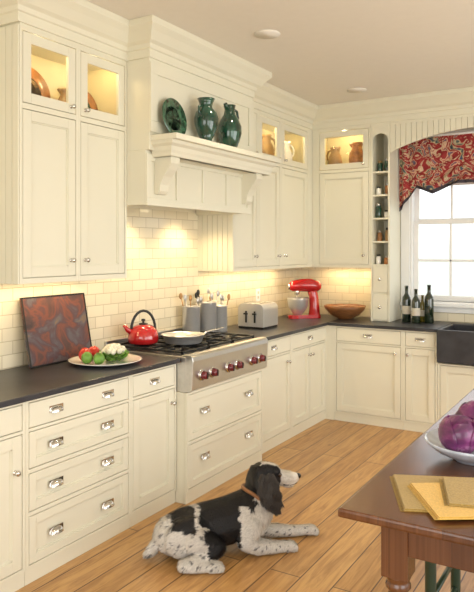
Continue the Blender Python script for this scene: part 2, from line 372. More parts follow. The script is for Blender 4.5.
eF=upper(ML,4.482,5.988,[(4.482,4.885,'r'),(4.885,5.31,'r'),(5.31,5.90,'l')])
m=MB()
for i in range(7): m.box(.006+i*.049,4.476,UB,.006+i*.049+.046,4.4815,1.88,CREAM)
m.obj('beadboard_end_panel',eF,bevel=.002)
m=MB(); m.box(.327,5.90,UB,.35,5.988,UT,CREAM); m.box(.003,5.99,UB,.348,YB-.003,CEIL-.003,CREAM); m.obj('upper_cabinet')
upper(MBk,.352,.958,[(.41,.958,'r')])
m=MB(); m.box(.352,5.987,UB,.41,6.01,UT,CREAM); m.obj('trim_1')
upper(MBk,2.75,3.55,[(2.75,3.15,'r'),(3.15,3.55,'l')])
e=empty('spice_shelf_tower'); m=MB();h=MB(); A0,A1=.960,1.146; cf=.352
m.bx(MBk,A0,A1,.01,.02,.917,UT,CREAM); m.bx(MBk,A0,A0+.018,.02,cf,.917,UT,CREAM); m.bx(MBk,A1-.018,A1,.02,cf,.917,UT,CREAM)
SHZ=(1.44,1.66,1.88,2.10,2.32,2.54)
for z in SHZ[:5]: m.bx(MBk,A0+.018,A1-.018,.02,cf-.01,z,z+.016,CREAM)
m.bx(MBk,A0,A1,.02,cf,UT,CEIL-.002,CREAM)
m.bx(MBk,A0+.018,A1-.018,.02,cf-.022,.917,1.44,CREAM)
door(m,MBk,A0+.018,A1-.018,.93,1.17,cf-.001,kind='slab'); door(m,MBk,A0+.018,A1-.018,1.19,1.44,cf-.001,kind='slab')
for z in(1.05,1.315): knob(h,MBk,(A0+A1)/2,z,cf)
w=A1-A0-.036; ac=(A0+A1)/2
pts=[(ac-w/2,UT)]+[(ac-w/2*math.cos(math.pi*k/14),2.62+w/2*math.sin(math.pi*k/14)*.95) for k in range(15)]+[(ac+w/2,UT)]
for i in range(1,15):
    x_a,z_a=pts[i];x_b,z_b=pts[i+1]
    m.prism([MBk(x_a,cf-.02,z_a),MBk(x_b,cf-.02,z_b),MBk(x_b,cf-.02,UT),MBk(x_a,cf-.02,UT)],(0,-.02,0),CREAM)
m.obj('shelf_case',e,bevel=.0015); h.obj('hardware',e)
m=MB()
for z in SHZ[:5]:
    z+=.0165
    for k in range(2):
        x=1.014+k*.076; hh=random.uniform(.07,.14); r=random.uniform(.022,.030)
        mt=random.choice([SPICE,TAN,WHITEC,GREENG,ORNG,WHITEC])
        yy=random.uniform(6.05,6.12)
        m.lathe([(r*.9,0),(r,.005),(r,hh*.75),(r*.7,hh*.82)],mt,c=(x,yy,z),seg=14); m.lathe([(r*.75,hh*.82),(r*.75,hh),(0,hh)],random.choice([STEEL,TAN,BLACK]),c=(x,yy,z),seg=14)
m.obj('spice_jars',e)
m=MB(); xa,xb=1.148,2.748; n=32
zf=lambda u:2.50+.17*math.sin(math.pi*u)**.8
for i in range(n):
    u0=i/n;u1=(i+1)/n
    X0=xa+(xb-xa)*u0;X1=xa+(xb-xa)*u1-.003
    m.prism([(X0,6.01,zf(u0)),(X1,6.01,zf(u1)),(X1,6.01,UT),(X0,6.01,UT)],(0,-.022,0),CREAM)
m.box(xa,5.987,UT,xb,6.3,CEIL-.002,CREAM)
m.obj('window_valance_board',bevel=.0015)

# hood
e=empty('range_hood'); m=MB()
y0,y1=3.19,4.475; xl=.50; xu=.53
t=.03
m.box(.01,y0,1.88,xl,y0+t,2.22,CREAM);m.box(.01,y1-t,1.88,xl,y1,2.22,CREAM);m.box(xl-t,y0+t,1.88,xl,y1-t,2.22,CREAM);m.box(.01,y0+t,1.93,xl-t,y1-t,2.22,CREAM)
m.box(.15,y0+.15,1.915,.44,y1-.15,1.93,STEEL)
def frame(M,a0,a1,b0,b1,c,n,fw=.05,th=.012):
    m.bx(M,a0,a1,c,c+th,b0,b0+fw,CREAM);m.bx(M,a0,a1,c,c+th,b1-fw,b1,CREAM)
    for i in range(n+1):
        a=a0+(a1-a0-fw)*i/n; m.bx(M,a,a+fw,c,c+th,b0+fw,b1-fw,CREAM)
frame(ML,y0,y1,1.88,2.20,xl,4,.045)
m.box(.01,y0,2.22,xu,y1,CEIL-.002,CREAM)
frame(ML,y0,y1,2.33,UT,xu,1,.07)
m.box(xl,y0-.006,1.875,xl+.02,y1+.006,1.90,CREAM)
YS0,YS1=3.20,4.58
m.box(xl,YS0,2.275,.73,YS1,2.31,CREAM)
m.sweep([(xl+.01,YS0+.045),(.655,YS0+.045),(.655,YS1-.045),(xl+.01,YS1-.045)],[(-.05,2.18),(.0,2.18),(.005,2.20),(.012,2.215),(.018,2.24),(.035,2.255),(.042,2.275),(-.05,2.275)],CREAM)
m.box(xl+.001,YS0+.06,2.18,.64,YS1-.06,2.26,CREAM)
for yc in (3.32,4.40):
    pr=[(xl,1.95),(xl+.03,1.95),(xl+.045,1.97),(xl+.05,2.01),(xl+.075,2.06),(xl+.11,2.10),(xl+.135,2.14),(xl+.135,2.19),(xl,2.19)]
    m.prism([(x,yc-.045,z) for x,z in pr],(0,.09,0),CREAM)
m.obj('hood_body',e,bevel=.0025)
b=MB()
for yy in (3.52,4.15):
    b.lathe([(.035,1.905),(.035,1.915)],BULB,c=(.30,yy,0),seg=16)
b.obj('hood_lamp',e)
m=MB()
path=[(.0,2.334),(.35,2.334),(.35,y0),(xu,y0),(xu,y1),(.35,y1),(.35,5.987),(3.55,5.987),(3.55,YB)]
m.sweep(path,[(-.02,2.79),(.012,2.79),(.012,2.84),(.022,2.845),(.028,2.87),(.05,2.885),(.085,2.93),(.10,2.945),(.115,2.96),(.115,2.999),(-.02,2.999)],CREAM)
m.obj('trim_crown_moulding',bevel=.002)
m=MB()
m.sweep([(0,YF),(0,2.215)],[(0,2.86),(.02,2.88),(.08,2.97),(.1,2.999),(0,2.999)],CREAM)
m.sweep([(3.67,YB),(XR,YB),(XR,YF),(0,YF)],[(0,2.86),(.02,2.88),(.08,2.97),(.1,2.999),(0,2.999)],CREAM)
m.obj('trim_ceiling_cornice')
m=MB(); m.box(0,YF,0,.015,1.19,.12,WHITEW); m.obj('baseboard_left')
m=MB(); m.box(3.62,YB-.015,0,XR,YB,.12,WHITEW); m.obj('baseboard_back')
m=MB(); m.box(XR-.015,YF,0,XR,YB-.016,.12,WHITEW); m.obj('baseboard_right')

# ---------------------------------------------------------------- rangetop
e=empty('gas_rangetop'); m=MB()
m.box(.012,3.353,.702,.69,4.337,.925,STEEL)
pr=[(.69,.705),(.715,.705),(.735,.72),(.742,.86),(.745,.90),(.74,.925),(.725,.938),(.70,.94),(.66,.935),(.66,.925),(.69,.925)]
m.prism([(x,3.353,z) for x,z in pr],(0,.984,0),STEEL)
m.box(.03,3.37,.925,.65,4.32,.930,DSTEEL); m.box(.010,3.353,.925,.03,4.337,.975,STEEL)
m.obj('body',e,bevel=.003)
g=MB()
for s0,s1 in((3.385,3.685),(3.695,3.995),(4.005,4.305)):
    for x in (.06,.34,.355,.635): g.box(x-.006,s0,.938,x+.006,s1,.952,IRON)
    for yy in (s0,s1-.012): g.box(.054,yy,.938,.641,yy+.012,.952,IRON)
    for xc in (.2,.495):
        yc=(s0+s1)/2
        for a in range(4):
            d=Vector((math.cos(a*math.pi/2),math.sin(a*math.pi/2)))
            p=Vector((xc,yc)); q=p+d*.135; r=p+d*.04
            g.box(min(q.x,r.x)-.005,min(q.y,r.y)-.005,.938,max(q.x,r.x)+.005,max(q.y,r.y)+.005,.952,IRON)
        g.lathe([(.045,.930),(.045,.938),(.03,.944),(0,.944)],IRON,c=(xc,yc,0),seg=18)
    for x in(.06,.635):
        for yy in (s0+.006,s1-.006): g.box(x-.006,yy-.006,.930,x+.006,yy+.006,.938,IRON)
g.obj('grates',e,bevel=.0015)
k=MB()
for yy in (3.46,3.58,3.78,3.90,4.10,4.22):
    P=lambda x,y,z:Vector((.738+z,yy+x,.80+y))
    k.lathe([(.036,0),(.036,.006),(.030,.008),(.030,.010)],CHROME,P=P,seg=22)
    k.lathe([(.027,.010),(.027,.018),(.022,.040),(.018,.043),(0,.043)],KNOBRED,P=P,seg=22)
    k.box(.775,yy-.005,.78,.785,yy+.005,.82,BLACK)
k.obj('control_knobs',e)

for x,y in((1.06,3.74),(1.015,5.475),(2.9,2.2),(2.9,4.6)):
    m=MB(); m.lathe([(.085,2.992),(.085,2.9995),(.06,2.9995),(.06,2.995)][::-1],CEILP,c=(x,y,0)); m.lathe([(0,2.997),(.058,2.997),(.058,2.9985),(0,2.9985)],CANL,c=(x,y,0)); m.obj('recessed_ceiling_light')

# ---------------------------------------------------------------- crockery
def T(x,y,z,rz=0,rx=0,ry=0,s=1): return Matrix.Translation((x,y,z))@Matrix.Rotation(rz,4,'Z')@Matrix.Rotation(ry,4,'Y')@Matrix.Rotation(rx,4,'X')@Matrix.Scale(s,4)
def plate(name,x,y,z,R,mat,tilt=-.22,face=0,mat2=None):
    m=MB()
    m.T=Matrix.Translation((x,y,z))@Matrix.Rotation(face,4,'Z')@Matrix.Rotation(tilt,4,'Y')@Matrix.Translation((0,0,R))@Matrix.Rotation(math.pi/2,4,'Y')
    m.lathe([(0,.0),(R*.6,.0),(R,.018),(R,.022),(R*.6,.007)],mat); m.lathe([(R*.62,.0075),(0,.0075)],mat2 or mat)
    return m.obj(name)
SH=2.31
plate('green_decorative_plate',.585,3.375,SH+.001,.128,PLATEG,-.14)
def lathe_obj(name,prof,mat,x,y,z,extra=None):
    m=MB(); m.T=Matrix.Translation((x,y,z)); m.lathe(prof,mat,seg=32)
    if extra: extra(m)
    return m.obj(name)
def urnx(m):
    for s in(-1,1):
        m.tube([(0,s*.055,.17),(0,s*.085,.20),(0,s*.085,.235),(0,s*.04,.255)],.009,GREENG,8)
lathe_obj('green_glazed_urn',[(.0,0),(.048,0),(.050,.008),(.038,.02),(.055,.06),(.078,.12),(.082,.17),(.070,.21),(.046,.235),(.040,.25),(.048,.275),(.060,.30),(.054,.30),(.036,.26),(.036,.24),(0,.235)],GREENG,.637,3.66,SH+.001,urnx)
def jugx(m):
    m.tube([(0,.06,.19),(0,.10,.20),(0,.115,.24),(0,.10,.285),(0,.05,.29)],.010,GREENG,8)
    m.tube([(0,-.035,.285),(0,-.06,.315)],[.02,.014],GREENG,8)
lathe_obj('green_glazed_jug',[(0,0),(.05,0),(.052,.006),(.07,.05),(.086,.11),(.085,.16),(.065,.21),(.042,.245),(.036,.28),(.044,.31),(.038,.31),(.03,.28),(0,.26)],GREENG,.640,3.955,SH+.001,jugx)
FL=GD+.0125
plate('orange_decorative_plate',.15,2.60,FL,.145,ORNG,-.2,mat2=TAN)
plate('green_decorative_plate',.15,3.02,FL,.125,ORNG,-.2,mat2=PLATEG)
def pitcher(x,y,z,mat,s=1,ang=0,nm='ceramic_pitcher'):
    m=MB(); m.T=T(x,y,z,ang,s=s); m.lathe([(0,0),(.05,0),(.062,.04),(.072,.10),(.062,.16),(.042,.20),(.046,.235),(.052,.25),(.046,.25),(.038,.2),(0,.19)],mat)
    m.tube([(.06,0,.12),(.10,0,.14),(.11,0,.18),(.09,0,.22),(.045,0,.235)],.009,mat,8)
    m.tube([(-.035,0,.225),(-.062,0,.25)],[.02,.012],mat,8)
    return m.obj(nm)
pitcher(.19,2.82,FL,TAN,.75,1.2)
pitcher(.17,4.70,FL,WHITEC,1,1.2); pitcher(.18,5.33,FL,TAN,1.15,1.2); pitcher(.18,5.72,FL,WHITEC,1.1,1.2); pitcher(.16,5.06,FL,TAN,.8,1.2)
pitcher(.53,6.15,FL,TAN,1.0,2.8); pitcher(.76,6.15,FL,ORNG,1.12,.2)
pitcher(2.95,6.15,FL,TAN,1.0,2.8)

# ---------------------------------------------------------------- counter items
CT=.916
m=MB(); W,H=.51,.41
m.T=Matrix.Translation((.115,2.61,CT))@Matrix.Rotation(-.2,4,'Y')
m.box(-.0,0,0,.012,W,H,PAINT); m.box(.012,0,0,.016,W,.008,BLACK);m.box(.012,0,H-.008,.016,W,H,BLACK);m.box(.012,0,.008,.016,.008,H-.008,BLACK);m.box(.012,W-.008,.008,.016,W,H-.008,BLACK)
m.obj('oil_painting')
e=empty('vegetable_platter'); m=MB(); px,py=.37,2.97
m.lathe([(0,0),(.12,0),(.15,.004),(.215,.022),(.22,.026),(.21,.026),(.15,.010),(0,.008)],WHITEC,c=(px,py,CT),seg=40); m.obj('plate',e)
m=MB()
pf=lambda d:1+.10*math.cos(4*math.atan2(d.y,d.x))
for x,y,r,mt in((px-.10,py-.07,.042,TOMATO),(px-.03,py-.125,.036,LEAFG),(px+.05,py-.11,.036,LEAFG)):
    m.ell((x,y,CT+.012+r),(r,r,r*.9),mt,bumpf=pf)
m.obj('tomatoes_and_peppers',e)
m=MB()
for i in range(46):
    a=random.uniform(0,6.28);rr=random.uniform(0,.055); z=.055+.045*math.sqrt(max(0,1-(rr/.06)**2))
    m.ell((px+.05+rr*math.cos(a),py+.02+rr*math.sin(a),CT+z),random.uniform(.016,.024),CAULI,10,7)
m.obj('cauliflower',e)
m=MB()
for i in range(12):
    a=i*.52; x,y=px+.05,py+.02
    d=Vector((math.cos(a),math.sin(a),0)); n=Vector((-d.y,d.x,0)); vs=[];fs=[]
    for j in range(6):
        for k in range(5):
            u=j/5;v=(k-2)/2; w=.035*math.sin(math.pi*(.15+.8*u))
            p=Vector((x,y,CT+.02))+d*(.03+.06*u)+n*v*w+Vector((0,0,.01+.055*u*(1.0-.15*(i%3))-.012*v*v+.005*math.sin(8*u+3*v+i)))
            vs.append(p)
    for j in range(5):
        for k in range(4): q=j*5+k; fs.append((q,q+1,q+6,q+5))
    m.add(vs,fs,LEAFG,True)
pf2=lambda d:1+.12*math.cos(3*math.atan2(d.y,d.x))
m.ell((px-.05,py+.10,CT+.05),(.045,.038,.04),LEAFG,bumpf=pf2); m.ell((px+.0,py+.145,CT+.045),(.036,.045,.033),LEAFG,bumpf=pf2); m.ell((px-.12,py+.03,CT+.05),(.04,.04,.038),TOMATO,bumpf=pf2)
m.obj('green_leaves_and_peppers',e)
e=empty('red_kettle'); m=MB(); kx,ky,kz=.20,3.535,.953
m.lathe([(0,0),(.09,0),(.105,.012),(.108,.04),(.098,.085),(.07,.118),(.045,.13),(0,.132)],RED,c=(kx,ky,kz),seg=36)
d=Vector((-.5,-.86,0)); 
m.tube([Vector((kx,ky,kz+.07))+d*.07,Vector((kx,ky,kz+.10))+d*.115,Vector((kx,ky,kz+.135))+d*.14],[.024,.017,.012],RED,12)
m.obj('body',e); m=MB()
m.lathe([(.03,.13),(.032,.138),(.008,.142),(.008,.15),(.016,.158),(.012,.168),(0,.17)],BLACK,c=(kx,ky,kz),seg=20)
d2=Vector((.5,.86,0)); pts=[]
for i in range(13):
    a=math.pi*i/12; pts.append(Vector((kx,ky,kz+.09+.135*math.sin(a)))+d2*.088*math.cos(a))
m.tube(pts,.0095,BLACK,10); m.obj('handle',e)
m=MB(); sx,sy,sz=.42,3.70,.953
m.lathe([(0,0),(.115,0),(.125,.006),(.150,.060),(.154,.060),(.148,.056),(.12,.008),(0,.006)],POTST,c=(sx,sy,sz),seg=40)
d=Vector((.35,.94,0)).normalized()
m.tube([Vector((sx,sy,sz+.04))+d*.14,Vector((sx,sy,sz+.06))+d*.20,Vector((sx,sy,sz+.075))+d*.36],[.010,.009,.011],STEEL,10,flat=.6)
m.obj('steel_skillet',weld=True)
def canister(x,y,z,r,h,seed):
    random.seed(seed); e=empty('utensil_canister'); m=MB()
    m.lathe([(0,0),(r*.97,0),(r,.004),(r,h-.004),(r+.004,h),(r+.001,h+.002),(r-.005,h-.002),(r-.005,.01),(0,.01)],POTST,c=(x,y,z),seg=36); m.obj('canister',e,weld=True)
    m=MB()
    for i in range(5):
        a=i*1.25+seed; b=Vector((x+.02*math.cos(a),y+.02*math.sin(a),z+.012)); t=Vector((x+(r+.01)*math.cos(a),y+(r+.01)*math.sin(a),z+h+random.uniform(.03,.07)))
        mt=random.choice([STEEL,POTST,BLACK,UTW]); m.tube([b,t],.0045,mt,8)
        q=(t-b).normalized(); c=t+q*.018
        m.ell(c,(.010,.020,.026),mt,14,8)
    m.obj('utensils',e)
canister(.125,4.215,.953,.070,.20,1); canister(.13,4.425,CT,.080,.255,2); canister(.14,4.60,CT,.066,.215,3)
random.seed(11)
e=empty('toaster'); m=MB(); m.T=T(.27,5.03,CT)
def rprof(w,h,r,n=5):
    pts=[(-w/2,.015),(w/2,.015)]
    for k in range(n+1): a=math.pi/2*k/n; pts.append((w/2-r+r*math.cos(a),h-r+r*math.sin(a)))
    for k in range(n+1): a=math.pi/2+math.pi/2*k/n; pts.append((-w/2+r+r*math.cos(a),h-r+r*math.sin(a)))
    return pts
m.prism([(x,-.135,z) for x,z in rprof(.25,.215,.05)],(0,.27,0),POTST)
m.box(-.12,-.13,0,.12,.13,.018,BLACK)
for xx in(-.075,-.025,.025,.075): m.box(xx-.012,-.10,.2145,xx+.012,.10,.2162,BLACK)
m.box(-.05,-.142,.05,-.035,-.135,.15,BLACK); m.box(.035,-.142,.05,.05,-.135,.15,BLACK)
for zz in(.12,): m.box(-.06,-.155,zz,-.025,-.14,zz+.013,BLACK); m.box(.025,-.155,zz,.06,-.14,zz+.013,BLACK)
m.obj('body',e,bevel=.004)
e=empty('stand_mixer'); m=MB()
m.T=T(.32,5.93,CT,math.radians(215))
m.prism([(x,y,0) for x,y in [(-.10,-.07),(-.13,-.04),(-.13,.04),(-.10,.07),(.02,.075),(.10,.10),(.16,.09),(.19,.05),(.19,-.05),(.16,-.09),(.10,-.10),(.02,-.075)]],(0,0,.035),RED)
m.tube([(-.075,0,.03),(-.075,0,.12),(-.07,0,.20),(-.055,0,.27)],[.06,.05,.048,.05],RED,20)
m.tube([(-.14,0,.31),(-.11,0,.315),(-.03,0,.325),(.06,0,.325),(.14,0,.315),(.175,0,.31)],[.03,.055,.066,.064,.055,.035],RED,22)
m.tube([(.175,0,.31),(.187,0,.31)],[.032,.028],CHROME,16); m.tube([(.10,0,.27),(.10,0,.23)],[.03,.025],CHROME,14); m.tube([(.10,0,.23),(.10,0,.16)],.006,CHROME,8)
m.obj('body',e,bevel=.004)
b=MB(); b.T=m.T; b.lathe([(0,.036),(.045,.036),(.045,.045),(.06,.055),(.095,.11),(.105,.19),(.107,.20),(.102,.19),(.09,.11),(0,.06)],POTST,c=(.09,0,0),seg=32); b.obj('bowl',e)
m=MB(); m.lathe([(0,0),(.07,0),(.075,.008),(.14,.04),(.195,.10),(.205,.13),(.196,.13),(.185,.10),(.13,.05),(0,.02)],PANW,c=(.67,6.06,CT),seg=40); m.obj('wooden_bowl')
def bottle(x,y,s=1,lab=True,mat=BOTTLE):
    m=MB(); m.T=T(x,y,CT,s=s)
    m.lathe([(0,0),(.036,0),(.038,.005),(.038,.19),(.034,.215),(.016,.245),(.014,.26),(.014,.30),(.016,.302),(.016,.315),(0,.315)],mat,seg=24)
    if lab: m.lathe([(.0385,.07),(.0387,.071),(.0387,.14),(.0385,.141)],LABEL,seg=24)
    m.obj('wine_bottle')
OIL=pmat('olive_oil_glass',(.16,.13,.015),.08,coat=1)
bottle(1.27,6.10,1.08); bottle(1.375,6.04,1.0,True); bottle(1.475,6.12,1.12,False); bottle(1.40,6.17,.8,True,OIL)
m=MB(); m.bx(ML,5.45,5.53,.009,.014,1.10,1.22,WHITEW); m.bx(ML,5.475,5.505,.014,.016,1.125,1.15,LABEL); m.bx(ML,5.475,5.505,.014,.016,1.17,1.195,LABEL); m.obj('outlet_plate',bevel=.001)

def swag():
    e=empty('floral_window_valance'); m=MB(); t=MB()
    nx,nz=150,34; xa,xb=1.165,2.40
    def zb(u):
        s=abs(math.cos(2*math.pi*u*1.0))
        tail=max(0,1-u/.13)+max(0,1-(1-u)/.13)
        return 2.12+.09*s*(1-min(1,tail))-.16*min(1,tail)**.7
    vs=[];fs=[]
    for j in range(nz+1):
        for i in range(nx+1):
            u=i/nx;v=j/nz
            x=xa+(xb-xa)*u
            z=2.66+(zb(u)-2.66)*v
            tail=min(1,max(0,1-u/.16)+max(0,1-(1-u)/.16))
            arc=abs(math.sin(2*math.pi*u))
            fold=math.sin(u*2*math.pi*(11+10*tail))*(.3+.7*tail)*(1-.4*v*(1-tail))+1.3*math.sin(v*26-6*arc)*(1-tail)*v
            y=6.215+(.010+.026*v)*fold*.8-.03*math.sin(math.pi*v)*(1-tail)
            vs.append((x,y,z))
    for j in range(nz):
        for i in range(nx):
            k=j*(nx+1)+i; fs.append((k,k+1,k+nx+2,k+nx+1))
    a=fs[:-2*nx]; b=fs[-2*nx:]
    m.add(vs,a,FLORAL,True); t.add(vs,b,TRIMF,True)
    m.obj('cloth',e); t.obj('border',e)
    r=MB(); r.tube([(xa-.0,6.215,2.665),(xb,6.215,2.665)],.012,WHITEW); r.obj('rod',e)
swag()

# ---------------------------------------------------------------- table
e=empty('wooden_table'); m=MB(); tx0,ty0,tx1,ty1=2.262,2.0,3.35,4.5; TZ=.76
m.box(tx0,ty0,TZ-.03,tx1,ty1,TZ,TABLEM); m.obj('top',e,bevel=.008)
m=MB(); ax0,ay0,ax1,ay1=tx0+.12,ty0+.12,tx1-.12,ty1-.12
m.box(ax0,ay0,.60,ax0+.025,ay1,TZ-.0305,TABLEM);m.box(ax1-.025,ay0,.60,ax1,ay1,TZ-.0305,TABLEM);m.box(ax0,ay0,.60,ax1,ay0+.025,TZ-.0305,TABLEM);m.box(ax0,ay1-.025,.60,ax1,ay1,TZ-.0305,TABLEM)
m.obj('apron',e,bevel=.003); m=MB()
for lx in (ax0+.035,ax1-.035):
    for ly in (ay0+.035,ay1-.035):
        m.box(lx-.045,ly-.045,.52,lx+.045,ly+.045,TZ-.031,TABLEM)
        m.lathe([(.025,0),(.03,.01),(.022,.03),(.03,.06),(.026,.10),(.032,.28),(.042,.39),(.044,.43),(.034,.455),(.030,.465),(.042,.48),(.042,.49),(.036,.50),(.044,.52)],TABLEM,c=(lx,ly,0),seg=24)
m.obj('legs',e,bevel=.003)
e=empty('rush_seat_stool'); m=MB(); x0,y0s,x1,y1s=2.45,2.44,2.85,2.84
for x in(x0,x1):
    for y in(y0s,y1s): m.lathe([(.014,0),(.020,.05),(.021,.47),(.022,.485),(.016,.492),(.022,.505),(.016,.518),(0,.522)],GREENP,c=(x,y,0),seg=16)
for z in(.15,.28):
    m.tube([(x0,y0s,z),(x1,y0s,z)],.011,GREENP);m.tube([(x0,y1s,z),(x1,y1s,z)],.011,GREENP);m.tube([(x0,y0s,z+.03),(x0,y1s,z+.03)],.011,GREENP);m.tube([(x1,y0s,z+.03),(x1,y1s,z+.03)],.011,GREENP)
m.obj('frame',e); m=MB()
for i in range(30):
    u=(i+.5)/30*.19
    m.tube([(x0+u,y0s+u,.465),(x1-u,y0s+u,.465)],.0068,RUSH,8);m.tube([(x0+u,y1s-u,.465),(x1-u,y1s-u,.465)],.0068,RUSH,8)
    m.tube([(x0+u,y0s+u,.467),(x0+u,y1s-u,.467)],.0068,RUSH,8);m.tube([(x1-u,y0s+u,.467),(x1-u,y1s-u,.467)],.0068,RUSH,8)
m.box(x0+.01,y0s+.01,.452,x1-.01,y1s-.01,.463,RUSH)
m.obj('rush_seat',e)
bx_,by_=2.545,2.74
e=empty('ceramic_bowl'); m=MB(); m.lathe([(0,0),(.08,0),(.085,.006),(.09,.012),(.15,.035),(.188,.065),(.195,.078),(.188,.078),(.17,.058),(.10,.022),(0,.016)],BLUEC,c=(bx_,by_,TZ+.001),seg=44); m.obj('bowl',e)
def cabbage(x,y,z,r,seed):
    m=MB(); 
    def f(d):
        n=noise.noise(d*2.2+Vector((0,seed,0)))
        return 1+.05*n+.012*abs(math.sin(5*math.atan2(d.y,d.x)))
    m.ell((x,y,z),(r,r,r*.93),CABB,48,30,f)
    for k in range(5):
        a0=k*1.26+seed; vs=[];fs=[]
        for i in range(13):
            for j in range(13):
                th=math.pi*(.92-.72*i/12); a=a0+(j/12-.5)*1.9*math.sin(math.pi*(.12+.76*i/12))
                d=Vector((math.sin(th)*math.cos(a),math.sin(th)*math.sin(a),math.cos(th)))
                edge=(abs(j/12-.5)*2)**4+(i/12)**6
                q=1.035+.015*(k%3)+.04*edge+.02*noise.noise(d*6+Vector((k,seed,1)))*(1+2*edge)
                vs.append((x+d.x*r*q,y+d.y*r*q,z+d.z*r*q*.93))
        for i in range(12):
            for j in range(12): q=i*13+j; fs.append((q,q+1,q+14,q+13))
        m.add(vs,fs,CABB,True)
    o=m.obj('red_cabbage',e,solid=.002); return o
cabbage(bx_-.04,by_-.06,TZ+.112,.078,1.3); cabbage(bx_-.01,by_+.10,TZ+.140,.078,3.1)
cabbage(bx_+.11,by_-.01,TZ+.118,.070,5.1)
def mat_cloth(name,cx,cy,z,w,l,ang,mat):
    m=MB(); m.T=T(cx,cy,z,ang)
    for layer in range(2):
        m.box(-w/2+.004*layer,-l/2+.004*layer,layer*.004,w/2,l/2,layer*.004+.0035,mat)
    for i in range(int(l/.008)): 
        yy=-l/2+i*.008; m.box(-w/2-.012,yy,0,-w/2,yy+.004,.001,mat)
    m.obj(name,bevel=.0012)
mat_cloth('folded_placemat',2.60,2.33,TZ+.0005,.46,.33,math.radians(24),OLIVE)
mat_cloth('folded_placemat',2.66,2.29,TZ+.009,.40,.30,math.radians(33),GOLD)
mat_cloth('folded_placemat',2.71,2.34,TZ+.0175,.36,.26,math.radians(18),OLIVE)

